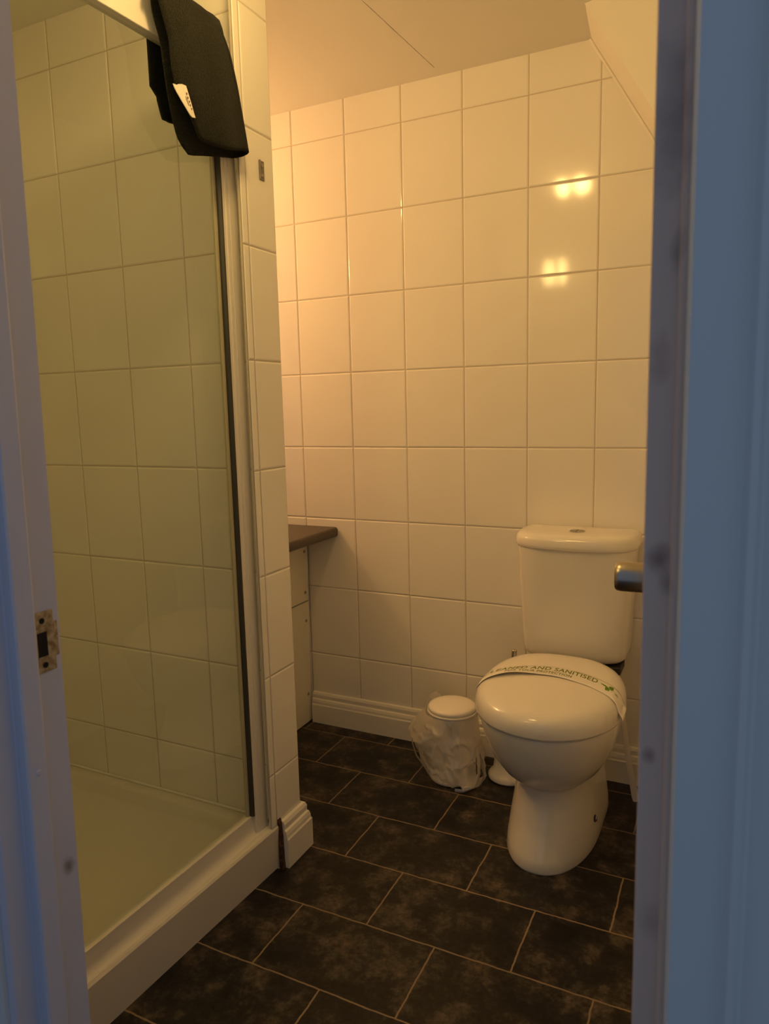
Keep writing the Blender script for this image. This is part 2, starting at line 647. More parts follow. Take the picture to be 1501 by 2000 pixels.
tr_ = bmesh.new()
EX = 1.3308
rj = [(1.3565, YD), (1.3565, YH + 0.002), (1.3500, YH - 0.001), (1.3465, YH - 0.001), (1.3448, YH + 0.004), (1.3445, YH + 0.008),
      (1.3440, YH + 0.009), (EX + 0.0006, YH + 0.009), (EX, YH + 0.010), (EX, -1.702), (1.3445, -1.702), (1.3445, YD)]
loft(tr_, lean(rj, -0.003, 0.0))
obj('trim_right_jamb', tr_, M_JAMBR, smooth=30, kind='structure')
tra = bmesh.new()
ra = [(1.3502, YH - 0.0015), (1.3502, YH - 0.010), (1.3525, YH - 0.0145), (1.3700, YH - 0.0160), (1.3765, YH - 0.0145), (1.3785, YH - 0.0150),
      (1.3815, YH - 0.0200), (1.3850, YH - 0.0195), (1.3870, YH - 0.0130), (1.3890, YH - 0.0115), (1.4130, YH - 0.0115), (1.4180, YH - 0.0095), (1.4180, YH - 0.0015)]
loft(tra, lean(ra, -0.003, 0.0))
obj('trim_right_architrave', tra, M_ARCH, smooth=30, kind='structure')
th = bmesh.new()
box(th, (DL - 0.02, YH, DH), (DR + 0.02, YD, DH + 0.02), 0.001)
box(th, (DL, -1.7235, DH - 0.012), (DR, -1.7, DH))
box(th, (DL - 0.064, YH - 0.019, DH + 0.006), (1.418, YH - 0.0005, DH + 0.066), 0.003)
obj('trim_door_head', th, M_ARCH, kind='structure')

# the open door leaf, swung in against the right wall, and its knob
HX, HY = 1.3630, YD + 0.001
ang = math.radians(87.0)


def leaf(a, t, z):
    """a along the leaf from the hinge, t through its thickness (0 = bathroom face, positive = hall face)."""
    dx, dy = -math.cos(ang), math.sin(ang)
    nx, ny = -math.sin(ang), -math.cos(ang)
    return Vector((HX + dx * a + nx * t, HY + dy * a + ny * t, z))


dl = bmesh.new()
loft(dl, [[leaf(0.003, 0, z), leaf(0.577, 0, z), leaf(0.577, 0.035, z), leaf(0.003, 0.035, z)] for z in (F0 + 0.010, DH - 0.015)])
door = obj('door_1', dl, M_ARCH, kind='structure')
door['label'] = 'white door leaf swung open inwards behind the right jamb'
kn = bmesh.new()
nrm = (leaf(0.5, 1, 0.93) - leaf(0.5, 0, 0.93)).normalized()
kc = leaf(0.500, 0.035, 0.930)
lathe(kn, [(0.0, 0.0), (0.025, 0.0), (0.026, 0.004), (0.020, 0.007), (0.011, 0.009), (0.0105, 0.018), (0.016, 0.022), (0.0190, 0.026),
           (0.0200, 0.034), (0.0203, 0.060), (0.0195, 0.0655), (0.017, 0.068), (0.0, 0.0685)], kc, 36, nrm)
kb = obj('knob', kn, M_SATIN, door, smooth=40)
kb['label'] = 'satin chrome door knob'

# strike plate on the left jamb
SPY0, SPY1, SPZ0, SPZ1 = -1.6955, -1.6735, 0.907, 0.969
stp = thing('strike_plate', 'worn metal latch strike plate let into the left door jamb', 'strike plate', (0.759, -1.685, 0.938))
sm = bmesh.new()
hx = 0.7598
hy0, hy1, hz0, hz1 = -1.6935, -1.6820, 0.9235, 0.9485
for lo, hi in (((SPY0, SPZ0), (SPY1, hz0)), ((SPY0, hz1), (SPY1, SPZ1)), ((SPY0, hz0), (hy0, hz1)), ((hy1, hz0), (SPY1, hz1))):
    box(sm, (hx - 0.002, lo[0], lo[1]), (hx, hi[0], hi[1]))
# curved lip towards the bathroom
lip = []
for k in range(6):
    a = k / 5 * 1.1
    lip.append((hx - 0.0008 - 0.006 * (1 - math.cos(a)), SPY1 + 0.0105 * math.sin(a)))
prof = lip + [(x - 0.0012, y) for x, y in reversed(lip)]
loft(sm, [[(x, y, 0.920) for x, y in prof], [(x, y, 0.956) for x, y in prof]])
obj('plate', sm, M_BRASS, stp)
obj('latch_hole', B((hx - 0.0012, hy0, hz0), (hx - 0.0003, hy1, hz1)), M_DARKHOLE, stp)
for zz in (0.9145, 0.9600):
    s_ = bmesh.new()
    lathe(s_, [(0.0030, 0.0), (0.0030, 0.0004), (0.0016, 0.0005), (0.0, 0.0002)], (hx, -1.6865, zz), 16, (1, 0, 0))
    obj('screw', s_, M_DARKHOLE, stp)

# ------------------------------------------------------------------ shower
TX0, TY0 = 0.379, -0.790     # outer front corner of the tray at the partition
ROT = math.radians(1.5)


def S(x, y, z):
    """Shower frame: x outwards from the apron face, y along the tray (0 at the partition, negative to the door)."""
    return (TX0 + x + math.sin(ROT) * y, TY0 + y, z)


TL_ = -0.868
ROT_TRAY = math.radians(2.7)


def ST(x, y, z):
    """Tray frame: the apron stands slightly skew to the rails."""
    return (0.3868 + x + math.sin(ROT_TRAY) * y, TY0 + y, z)


tray = thing('shower_tray', 'white shower tray with deep apron standing on the floor behind the glass panel', 'shower tray', (TX0, -1.2, 0))
ty = bmesh.new()
TZ = 0.138
prof_top = [(-0.006, TZ - 0.004), (-0.012, TZ), (-0.060, TZ)]
# apron
loft(ty, [[ST(-0.010, 0.0, F0), ST(0.0, 0.0, TZ - 0.006), ST(-0.003, 0.0, TZ - 0.001), ST(-0.008, 0.0, TZ), ST(-0.075, 0.0, TZ), ST(-0.075, 0.0, F0)],
          [ST(-0.010, TL_, F0), ST(0.0, TL_, TZ - 0.006), ST(-0.003, TL_, TZ - 0.001), ST(-0.008, TL_, TZ), ST(-0.075, TL_, TZ), ST(-0.075, TL_, F0)]])
obj('apron', ty, M_ACRYLIC, tray, smooth=30)
tb = bmesh.new()
# basin: rim round three sides, rounded cove down to a shallow floor
xa, xb, ya, yb = -0.42, 0.306, -1.655, -0.7665


def rr(x0_, x1_, y0_, y1_, r, z, n=6):
    out = []
    for cx, cy, a0 in ((x1_ - r, y1_ - r, 0), (x0_ + r, y1_ - r, PI / 2), (x0_ + r, y0_ + r, PI), (x1_ - r, y0_ + r, 1.5 * PI)):
        for k in range(n + 1):
            a = a0 + k / n * PI / 2
            out.append((cx + r * math.cos(a), cy + r * math.sin(a), z))
    return out


rim = [rr(xa, xb, ya, yb, 0.002, F0 + 0.001), rr(xa, xb, ya, yb, 0.002, 0.128), rr(xa + 0.004, xb - 0.002, ya + 0.004, yb - 0.004, 0.004, 0.131),
       rr(xa + 0.034, xb - 0.004, ya + 0.034, yb - 0.032, 0.02, 0.131), rr(xa + 0.040, xb - 0.006, ya + 0.040, yb - 0.038, 0.03, 0.126),
       rr(xa + 0.046, xb - 0.010, ya + 0.046, yb - 0.044, 0.04, 0.100), rr(xa + 0.060, xb - 0.018, ya + 0.06, yb - 0.058, 0.05, 0.082),
       rr(xa + 0.085, xb - 0.035, ya + 0.085, yb - 0.085, 0.06, 0.075), rr(xa + 0.13, xb - 0.08, ya + 0.13, yb - 0.13, 0.06, 0.072)]
loft(tb, rim)
obj('basin', tb, M_ACRYLIC, tray, smooth=50)
sl_ = bmesh.new()
tube(sl_, [(-0.42, -0.769, 0.133), (0.36, -0.769, 0.133)], 0.004, 8)
obj('sealant', sl_, M_PAINT, tray, smooth=60)

enc = thing('shower_enclosure', 'white framed fixed glass shower panel with top and bottom rails', 'shower screen', (0.35, -1.2, TZ))
# bottom rail: flat top, vertical face flowing in a cove onto the tray ledge
RZ = 0.190
brl = [(-0.0385, TZ + 0.0003), (-0.0385, RZ - 0.001), (-0.0375, RZ), (-0.0225, RZ), (-0.0212, RZ - 0.0012), (-0.0210, TZ + 0.022),
       (-0.0200, TZ + 0.014), (-0.0170, TZ + 0.007), (-0.0120, TZ + 0.0025), (-0.0080, TZ + 0.0006), (-0.0080, TZ + 0.0003)]
bm = bmesh.new()
loft(bm, [[S(x, -0.020, z) for x, z in brl], [S(x, TL_, z) for x, z in brl]])
obj('bottom_rail', bm, M_ALU, enc, smooth=35)
T0, T1 = 1.866, 1.938
trl = [(-0.040, T0 + 0.001), (-0.039, T0), (-0.016, T0), (-0.015, T0 + 0.001), (-0.0135, T1 - 0.003), (-0.0165, T1), (-0.038, T1), (-0.040, T1 - 0.002)]
bm = bmesh.new()
loft(bm, [[S(x, -0.010, z) for x, z in trl], [S(x, TL_, z) for x, z in trl]])
obj('top_rail', bm, M_ALU, enc, smooth=35)
# upright of the panel beside the partition
up = [(-0.040, -0.014), (-0.0135, -0.014), (-0.0125, -0.018), (-0.0125, -0.040), (-0.0145, -0.0415), (-0.0130, -0.043), (-0.0130, -0.051), (-0.0150, -0.053),
      (-0.0150, -0.060), (-0.040, -0.060)]
bm = bmesh.new()
loft(bm, [[S(x, y, z) for x, y in up] for z in (TZ + 0.0025, T0 + 0.0005)])
obj('frame_post', bm, M_ALU, enc, smooth=30)
bm = bmesh.new()
ch = [(-0.0375, -0.0605), (-0.0145, -0.0605), (-0.0145, -0.0645), (-0.0200, -0.0670), (-0.0375, -0.0670)]
loft(bm, [[S(x, y, z) for x, y in ch] for z in (RZ + 0.0004, T0 - 0.0004)])
sl2 = obj('seal', bm, M_SEAL, enc)
sl2['label'] = 'dark rubber seal'
bm = bmesh.new()
g = [(-0.0310, -0.066), (-0.0270, -0.066), (-0.0270, TL_), (-0.0310, TL_)]
# a single sheet on the centre line reads as thin clear glass
loft(bm, [[S(-0.029, -0.0675, z), S(-0.029, TL_, z)] for z in (RZ + 0.0004, T0 - 0.0004)], cap_a=False, cap_b=False, closed=False)
gp = obj('glass_panel', bm, M_GLASS, enc)
gp['label'] = 'clear greenish glass pane'
bm = bmesh.new()
ed = [(-0.0325, -0.0670), (-0.0255, -0.0670), (-0.0255, -0.0735), (-0.0325, -0.0735)]
loft(bm, [[S(x, y, z) for x, y in ed] for z in (RZ + 0.0004, T0 - 0.0004)])
M_GASKET = new_mat('yellowed_gasket', (0.50, 0.47, 0.33), 0.35)
gk = obj('gasket', bm, M_GASKET, enc)
gk['label'] = 'yellowed clear gasket strip'

# sealant bead and rusty gap by the tray corner
bm = bmesh.new()
loft(bm, [[(0.372, -0.7898, z), (x, -0.7898, z), (x + 0.001, -0.7790, z), (0.372, -0.7790, z)]
          for z, x in ((F0 + 0.0005, 0.3945), (0.05, 0.3925), (0.10, 0.3915), (0.135, 0.3890), (0.147, 0.3870), (0.152, 0.3853))])
M_RUST = new_mat('stained_gap', (0.05, 0.022, 0.010), 0.9)
add_noise_color(M_RUST, (0.012, 0.006, 0.003), (0.12, 0.055, 0.025), 140, 4)
obj('trim_stained_gap', bm, M_RUST, kind='structure')

# small metal keeper plate on the tiled end
kp = thing('keeper_plate', 'small grey metal keeper plate with two screws on the tiled partition end', 'keeper plate', (0.385, -0.733, 1.696))
bm = bmesh.new()
box(bm, (0.3848, -0.7435, 1.675), (0.3872, -0.7245, 1.717), 0.0008, 1)
box(bm, (0.3868, -0.7435, 1.675), (0.3905, -0.7415, 1.717), 0.0006, 1)
M_GREY = new_mat('grey_zinc', (0.22, 0.20, 0.17), 0.5, 0.6)
obj('plate', bm, M_GREY, kp)
for zz in (1.685, 1.707):
    s_ = bmesh.new()
    lathe(s_, [(0.0046, 0.0), (0.0046, 0.0012), (0.0026, 0.0022), (0.0, 0.0022)], (0.3872, -0.7335, zz), 16, (1, 0, 0))
    obj('screw', s_, M_STEEL, kp, smooth=40)

# ------------------------------------------------------------------ vanity in the alcove
wt = bmesh.new()
wp = [(-0.795, 0.717), (0.119, 0.717), (0.126, 0.720), (0.1285, 0.727), (0.1285, 0.741), (0.126, 0.748), (0.119, 0.751), (-0.795, 0.751)]
prism(wt, wp, 'y', -0.683, -0.0005)
o = obj('worktop', wt, M_TOP, smooth=50)
tag(o, 'dark brown laminate vanity worktop against the tiled wall', 'worktop')
VP = 'plain white boards closing the vanity front'
for nm, z0, z1, lab, scr in (('upper', 0.4795, 0.715, 'upper white painted board under the dark worktop', (0.661, 0.511)),
                             ('lower', F0 + 0.003, 0.4740, 'lower white painted board standing on the floor under the worktop', (0.406, 0.128))):
    r_ = thing('vanity_panel', lab, 'panel', (0.0, -0.34, z0))
    bm = bmesh.new()
    pr = []
    for z in (z0, z1):
        lx = 0.0 + 0.012 * (z - 0.35)
        pr.append([(lx - 0.018, -0.66, z), (lx, -0.66, z), (lx, -0.0085, z), (lx - 0.018, -0.0085, z)])
    loft(bm, pr)
    obj('board', bm, M_BOARD, r_)
    for zz in scr:
        s_ = bmesh.new()
        lathe(s_, [(0.0060, 0.0), (0.0055, 0.0016), (0.003, 0.0026), (0.0, 0.0018)], (0.012 * (zz - 0.35), -0.028, zz), 16, (1, 0, 0))
        obj('screw', s_, M_STEEL, r_, smooth=40)

# ------------------------------------------------------------------ toilet
OX, OY = 0.970, -0.008


def T(x, y, z):
    return Vector((OX + x, OY - y, z))


wc = thing('toilet', 'white close-coupled toilet with closed lid standing against the tiled back wall', 'toilet', (OX, OY, F0))


def tl_rings(spec, n=72):
    """spec: list of (z, a, yb, ym, yf, nb, nf)."""
    return [[T(x, y, z) for x, y in superloop(a, yb, ym, yf, nb, nf, n)] for z, a, yb, ym, yf, nb, nf in spec]


# pan: pedestal, waist and bowl in one ceramic body
bm = bmesh.new()
pan = [
    (F0, 0.1165, 0.10, 0.30, 0.542, 7, 2.15),
    (F0 + 0.006, 0.1180, 0.10, 0.30, 0.545, 7, 2.15),
    (0.050, 0.1155, 0.10, 0.30, 0.535, 7, 2.15),
    (0.100, 0.1090, 0.10, 0.30, 0.514, 7, 2.15),
    (0.150, 0.1020, 0.10, 0.30, 0.495, 7, 2.15),
    (0.200, 0.0970, 0.10, 0.31, 0.484, 6, 2.15),
    (0.2075, 0.0975, 0.10, 0.31, 0.485, 6, 2.15),
    (0.214, 0.1030, 0.10, 0.32, 0.494, 6, 2.15),
    (0.224, 0.1130, 0.10, 0.33, 0.508, 5, 2.15),
    (0.245, 0.1300, 0.10, 0.34, 0.534, 5, 2.15),
    (0.280, 0.1480, 0.11, 0.36, 0.562, 4.5, 2.12),
    (0.320, 0.1610, 0.12, 0.38, 0.583, 4, 2.1),
    (0.360, 0.1690, 0.14, 0.39, 0.596, 3.6, 2.1),
    (0.385, 0.1735, 0.15, 0.395, 0.602, 3.2, 2.1),
    (0.392, 0.1730, 0.15, 0.395, 0.602, 3.2, 2.1),
    (0.3945, 0.1700, 0.155, 0.395, 0.598, 3.2, 2.1),
]
loft(bm, tl_rings(pan))
obj('pan', bm, M_CERAMIC, wc, smooth=60)
# shelf under the cistern
bm = bmesh.new()
loft(bm, [[T(x, y, z) for x, y in ((-a, 0.015), (a, 0.015), (a, 0.2), (-a, 0.2))] for z, a in ((0.25, 0.085), (0.36, 0.10), (0.395, 0.105))])
obj('pan_shelf', bm, M_CERAMIC, wc)
bm = bmesh.new()
box(bm, T(0.085, 0.150, 0.408), T(0.139, 0.070, 0.4296), 0.003)
o = obj('coupling_gasket', bm, M_BLACK, wc)
o['label'] = 'black rubber block under the cistern'
bm = bmesh.new()
box(bm, T(-0.10, 0.16, 0.396), T(0.084, 0.05, 0.4296), 0.003)
obj('coupling', bm, M_BLACK, wc)
# seat ring
bm = bmesh.new()
loft(bm, tl_rings([(0.395, 0.1735, 0.19, 0.40, 0.603, 2.8, 2.08), (0.3985, 0.1755, 0.188, 0.40, 0.605, 2.8, 2.08),
                   (0.4015, 0.1755, 0.188, 0.40, 0.605, 2.8, 2.08), (0.403, 0.1740, 0.19, 0.40, 0.603, 2.8, 2.08)]))
obj('seat', bm, M_SEAT, wc, smooth=50)
# domed lid
lid_spec = []
for z, ins in ((0.4005, 0.004), (0.4015, 0.0005), (0.405, 0.0), (0.416, 0.0), (0.428, 0.0015), (0.438, 0.006), (0.446, 0.014), (0.452, 0.026),
               (0.4555, 0.042), (0.458, 0.066), (0.460, 0.100), (0.461, 0.14)):
    lid_spec.append((z, 0.183 - ins, 0.181 + ins, 0.400, 0.613 - ins * 1.12, 2.6, 2.07))


def lid_lift(p):
    # the lid rises a little towards the hinge
    f = max(0.0, (0.613 - (OY - p.y)) / 0.43)
    k = (p.z - 0.40) / 0.06
    return p.z + 0.020 * f * k


bm = bmesh.new()
rings = tl_rings(lid_spec, 96)
for r_ in rings:
    for p in r_:
        p.z = lid_lift(p)
R_ = loft(bm, rings, cap_b=False)
cen = bm.verts.new(sum((v.co for v in R_[-1]), Vector()) / len(R_[-1]) + Vector((0, 0, 0.0008)))
for k in range(len(R_[-1])):
    bm.faces.new((R_[-1][k], R_[-1][(k + 1) % len(R_[-1])], cen))
bmesh.ops.recalc_face_normals(bm, faces=bm.faces[:])
LIDTREE = BVHTree.FromBMesh(bm)
obj('lid', bm, M_SEAT, wc, smooth=70)
for sx in (-0.075, 0.075):
    bm = bmesh.new()
    tube(bm, [T(sx - 0.02, 0.176, 0.412), T(sx + 0.02, 0.176, 0.412)], 0.008, 12)
    obj('hinge', bm, M_CHROME, wc, smooth=50)
# cistern


def cis(a, d, n=72, nf=4.2):
    out = []
    for x, y in superloop(a, 0.0, d * 0.22, d, 9, nf, n):
        out.append((x, y))
    return out


bm = bmesh.new()
rings = []
for z, a, d_ in ((0.4300, 0.120, 0.125), (0.4305, 0.130, 0.138), (0.434, 0.141, 0.150), (0.443, 0.1475, 0.158), (0.460, 0.1495, 0.162), (0.60, 0.1560, 0.172), (0.74, 0.1630, 0.182),
                 (0.758, 0.1635, 0.183)):
    rings.append([T(x, y, z) for x, y in cis(a, d_)])
loft(bm, rings)
obj('cistern', bm, M_CERAMIC, wc, smooth=60)
bm = bmesh.new()
rings = []
for z, ins in ((0.757, 0.007), (0.7585, 0.003), (0.762, 0.0005), (0.770, 0.0), (0.784, 0.0015), (0.791, 0.005), (0.796, 0.011), (0.7985, 0.020), (0.7998, 0.034), (0.8005, 0.06)):
    rings.append([T(x, y, z) for x, y in [(u, max(0.001 + ins * 0.3, w)) for u, w in superloop(0.1725 - ins, 0.001, 0.045, 0.192 - ins * 1.1, 9, 3.4, 72)]])
loft(bm, rings)
obj('cistern_lid', bm, M_CERAMIC, wc, smooth=60)
# dual flush button: collar with two half buttons
bc = T(0.006, 0.105, 0.8008)
bm = bmesh.new()
lathe(bm, [(0.0225, -0.001), (0.0225, 0.0014), (0.0205, 0.0026), (0.0190, 0.0022), (0.0188, 0.0008), (0.0, 0.0008)], bc, 40)
fb = obj('flush_button', bm, M_CHROME, wc, smooth=40)
for s in (-1, 1):
    bm = bmesh.new()
    pts = []
    for k in range(17):
        a = -PI / 2 + PI * k / 16
        pts.append((0.0012 + 0.0165 * math.cos(a), 0.0175 * math.sin(a)))
    pts = [(s * x, y) for x, y in pts]
    if s < 0:
        pts.reverse()
    loft(bm, [[bc + Vector((x * q, y * q, h)) for x, y in pts] for h, q in ((0.0009, 1.0), (0.0024, 1.0), (0.0030, 0.94))])
    obj('half_button', bm, M_STEEL, fb)
# floor fixing cap low on the right flank
bm = bmesh.new()
lathe(bm, [(0.0075, -0.004), (0.0075, 0.004), (0.006, 0.0055), (0.0, 0.006)], T(0.1095, 0.345, 0.083), 20, (1, 0, 0))
o = obj('fixing_cap', bm, M_CHROME, wc, smooth=40)
bm = bmesh.new()
lathe(bm, [(0.0095, -0.004), (0.0095, 0.0025), (0.0076, 0.003)], T(0.1095, 0.345, 0.083), 20, (1, 0, 0))
obj('fixing_ring', bm, M_BLACK, wc, smooth=40)

# ------------------------------------------------------------------ paper band over the lid
BAND_A = (0.786, -0.440)
BAND_B = (1.165, -0.446)
BW = 0.064


def lid_z(x, y):
    h = LIDTREE.ray_cast(Vector((x, y, 1.0)), Vector((0, 0, -1)))
    return h[0].z if h[0] is not None else None


def band_centre(s):
    """s from 0 (left) to 1 (right): the band bows back a little in the middle."""
    x = BAND_A[0] + (BAND_B[0] - BAND_A[0]) * s
    y = BAND_A[1] + (BAND_B[1] - BAND_A[1]) * s + 0.074 * math.sin(PI * min(1, max(0, s * 1.0))) ** 0.9
    return x, y


def band_point(s, w):
    """w from -0.5 (front edge) to 0.5 (back edge)."""
    x, y = band_centre(s)
    y += w * BW
    z = lid_z(x, y)
    edge = 0.4015
    if z is None or z < 0.415:
        z = edge + 0.02 if z is None else z
    lift = 0.0012
    # front edge stands off the lid on the left, flat on the right
    f = max(0.0, 0.5 - w)
    lift += 0.0085 * f * math.exp(-((s - 0.22) / 0.15) ** 2)
    lift += 0.0020 * f * math.exp(-((s - 0.50) / 0.16) ** 2)
    lift += 0.0050 * f * math.exp(-((s - 0.97) / 0.07) ** 2)
    return Vector((x, y, z + lift))


def side_point(side, k, w):
    """Ends of the band turned down round the lid's edge: k from 0 to 1."""
    s = 0.04 if side < 0 else 0.965
    p = band_point(s, w)
    q = Vector((p.x, p.y, p.z))
    drop = (0.014 if side < 0 else 0.010) * k
    q.z = p.z - drop
    q.x += side * (0.007 * math.sin(min(1, k * 1.2) * PI / 2))
    q.y -= 0.016 * k if side > 0 else 0.008 * k
    return q


band = thing('paper_band', 'printed white paper hygiene band laid across the closed toilet lid', 'paper band', (0.97, -0.42, 0.462))
bm = bmesh.new()
rows = []
for k in range(8, 0, -1):
    rows.append([side_point(-1, k / 8, w) for w in (-0.5, -0.3, -0.1, 0.1, 0.3, 0.5)])
NS = 64
for i in range(NS + 1):
    s = 0.04 + (0.965 - 0.04) * i / NS
    rows.append([band_point(s, w) for w in (-0.5, -0.3, -0.1, 0.1, 0.3, 0.5)])
for k in range(1, 9):
    rows.append([side_point(1, k / 8, w) for w in (-0.5, -0.3, -0.1, 0.1, 0.3, 0.5)])
loft(bm, rows, cap_a=False, cap_b=False, closed=False)
ob = obj('paper', bm, M_PAPER, band, smooth=70)
md = ob.modifiers.new('thickness', 'SOLIDIFY')
md.thickness = 0.0003
md.offset = 1.0


def text_mesh(body, name):
    cu = bpy.data.curves.new(name, 'FONT')
    cu.body = body
    cu.size = 1.0
    cu.resolution_u = 3
    cu.offset = 0.022
    cu.space_character = 1.08
    to = bpy.data.objects.new(name, cu)
    COL.objects.link(to)
    bpy.context.view_layer.update()
    dg = bpy.context.evaluated_depsgraph_get()
    me = bpy.data.meshes.new_from_object(to.evaluated_get(dg))
    bpy.data.objects.remove(to)
    bpy.data.curves.remove(cu)
    bm_ = bmesh.new()
    bm_.from_mesh(me)
    bpy.data.meshes.remove(me)
    return bm_


def text_on_band(body, s0, s1, w0, w1, name):
    bm_ = text_mesh(body, name)
    bmesh.ops.subdivide_edges(bm_, edges=[e for e in bm_.edges if e.calc_length() > 0.25], cuts=2)
    xs = [v.co.x for v in bm_.verts]
    ys = [v.co.y for v in bm_.verts]
    ax, bx, ay, by = min(xs), max(xs), min(ys), max(ys)
    for v in bm_.verts:
        s = s0 + (s1 - s0) * (v.co.x - ax) / (bx - ax)
        w = w0 + (w1 - w0) * (v.co.y - ay) / (by - ay)
        v.co = band_point(s, w) + Vector((0, 0, 0.0006))
    return obj(name, bm_, M_GREEN, band)


text_on_band('CLEANED AND SANITISED', 0.030, 0.790, 0.03, 0.40, 'print_headline')
text_on_band('FOR YOUR PROTECTION', 0.180, 0.620, -0.30, -0.06, 'print_subline')
# leaf mark: four pointed leaves round a centre
bm = bmesh.new()


def leafshape(cx, cw, ang_, ln, wd):
    pts = []
    for k in range(9):
        t = k / 8
        pts.append((ln * t, wd * math.sin(PI * t)))
    for k in range(7, 0, -1):
        t = k / 8
        pts.append((ln * t, -wd * math.sin(PI * t)))
    vs = []
    for u, q in pts:
        du = u * math.cos(ang_) - q * math.sin(ang_)
        dv = u * math.sin(ang_) + q * math.cos(ang_)
        vs.append(bm.verts.new(band_point(cx + du / 0.38, cw + dv / BW) + Vector((0, 0, 0.0006))))
    bm.faces.new(vs)


for a_, ln_, wd_ in ((-0.25, 0.026, 0.0040), (2.85, 0.026, 0.0040), (1.15, 0.020, 0.0060), (-1.95, 0.020, 0.0060), (0.5, 0.012, 0.004), (-2.6, 0.012, 0.004)):
    leafshape(0.872, 0.10, a_, ln_, wd_)
obj('leaf_mark', bm, M_LEAF, band)

# ------------------------------------------------------------------ pedal bin and its liner
BX, BY, BR, BH = 0.619, -0.183, 0.0729, 0.2284
bin_ = thing('pedal_bin', 'small round white pedal bin standing by the toilet', 'bin', (BX, BY, 0))
bm = bmesh.new()
lathe(bm, [(0.0, 0.001), (BR * 0.97, 0.001), (BR, 0.004), (BR, 0.012), (BR * 0.98, 0.014), (BR * 0.98, BH - 0.022), (BR * 0.985, BH - 0.020), (BR * 0.985, BH - 0.0135), (BR * 0.9, BH - 0.013), (0.0, BH - 0.013)], (BX, BY, 0), 48)
obj('body', bm, M_BIN, bin_, smooth=40)
bm = bmesh.new()
lathe(bm, [(BR * 0.9, BH - 0.0125), (BR + 0.0035, BH - 0.0125), (BR + 0.0045, BH - 0.010), (BR + 0.0035, BH - 0.0075), (BR * 0.9, BH - 0.0075)], (BX, BY, 0), 48)
obj('rim', bm, M_BIN, bin_, smooth=40)
bm = bmesh.new()
lathe(bm, [(0.0, BH - 0.007), (BR - 0.001, BH - 0.007), (BR + 0.0015, BH - 0.0035), (BR + 0.001, BH + 0.003), (BR - 0.004, BH + 0.0075), (BR - 0.014, BH + 0.0105), (BR * 0.5, BH + 0.0135), (0.0, BH + 0.0145)], (BX, BY, 0), 48)
obj('lid', bm, M_BIN, bin_, smooth=50)
# pedal, towards the front right
pa_ = math.radians(-44)
pd = Vector((math.cos(pa_), math.sin(pa_), 0))
ps = Vector((-pd.y, pd.x, 0))
bm = bmesh.new()
rg = []
for t, hw, z0, z1 in ((BR - 0.004, 0.017, 0.016, 0.024), (BR + 0.016, 0.018, 0.014, 0.024), (BR + 0.030, 0.018, 0.010, 0.020), (BR + 0.034, 0.016, 0.009, 0.017)):
    c = Vector((BX, BY, 0)) + pd * t
    rg.append([c - ps * hw + Vector((0, 0, z0)), c + ps * hw + Vector((0, 0, z0)), c + ps * hw + Vector((0, 0, z1)), c - ps * hw + Vector((0, 0, z1))])
loft(bm, rg)
obj('pedal', bm, M_BIN, bin_)
bm = bmesh.new()
pa_ = math.radians(-16)
pd = Vector((math.cos(pa_), math.sin(pa_), 0))
ps = Vector((-pd.y, pd.x, 0))
c0 = Vector((BX, BY, 0)) + pd * (BR * 0.985)
loft(bm, [[c0 - ps * 0.016 + Vector((0, 0, z)) + pd * e, c0 + ps * 0.016 + Vector((0, 0, z)) + pd * e,
           c0 + ps * 0.016 + Vector((0, 0, z)) - pd * 0.003, c0 - ps * 0.016 + Vector((0, 0, z)) - pd * 0.003] for z, e in ((0.026, 0.0012), (0.062, 0.0012))])
o = obj('pedal_slot', bm, M_DARKHOLE, bin_)
o['label'] = 'dark pedal slot'


def ridge(p):
    return 1.0 - min(1.0, abs(noise.noise(p)) * 3.2)


def liner_r(a, k):
    """Crumpled film round the bin: a angle, k from 0 (rim) to 1 (hem)."""
    c, sn = math.cos(a), math.sin(a)
    p = Vector((c * 1.5, sn * 1.5, k * 2.2 + 3.1))
    q = Vector((c * 1.1 + sn * 0.5, sn * 1.1 - c * 0.5 + k * 1.3, k * 1.4 + 9.0))
    f = 0.55 * noise.noise(p * 1.3) + 0.62 * ridge(q * 1.25) + 0.26 * ridge(p * 2.3) + 0.06 * ridge(q * 4.5) - 0.33
    left = max(0.0, math.cos(a - math.radians(198)))
    right = max(0.0, math.cos(a - math.radians(-22)))
    front = max(0.0, math.cos(a - math.radians(-85)))
    bulge = (0.002 + 0.050 * left ** 2.0) * math.sin(PI * min(1.0, k * 0.98 + 0.02)) ** 0.75
    flare = 0.030 * right ** 2 * k ** 1.3 + 0.016 * front * k ** 1.6
    amp = min(1, k * 5) * (0.55 + 0.8 * left + 0.45 * right + 0.25 * front)
    return BR + 0.0030 + bulge + flare + max(-0.003, 0.0135 * f) * amp


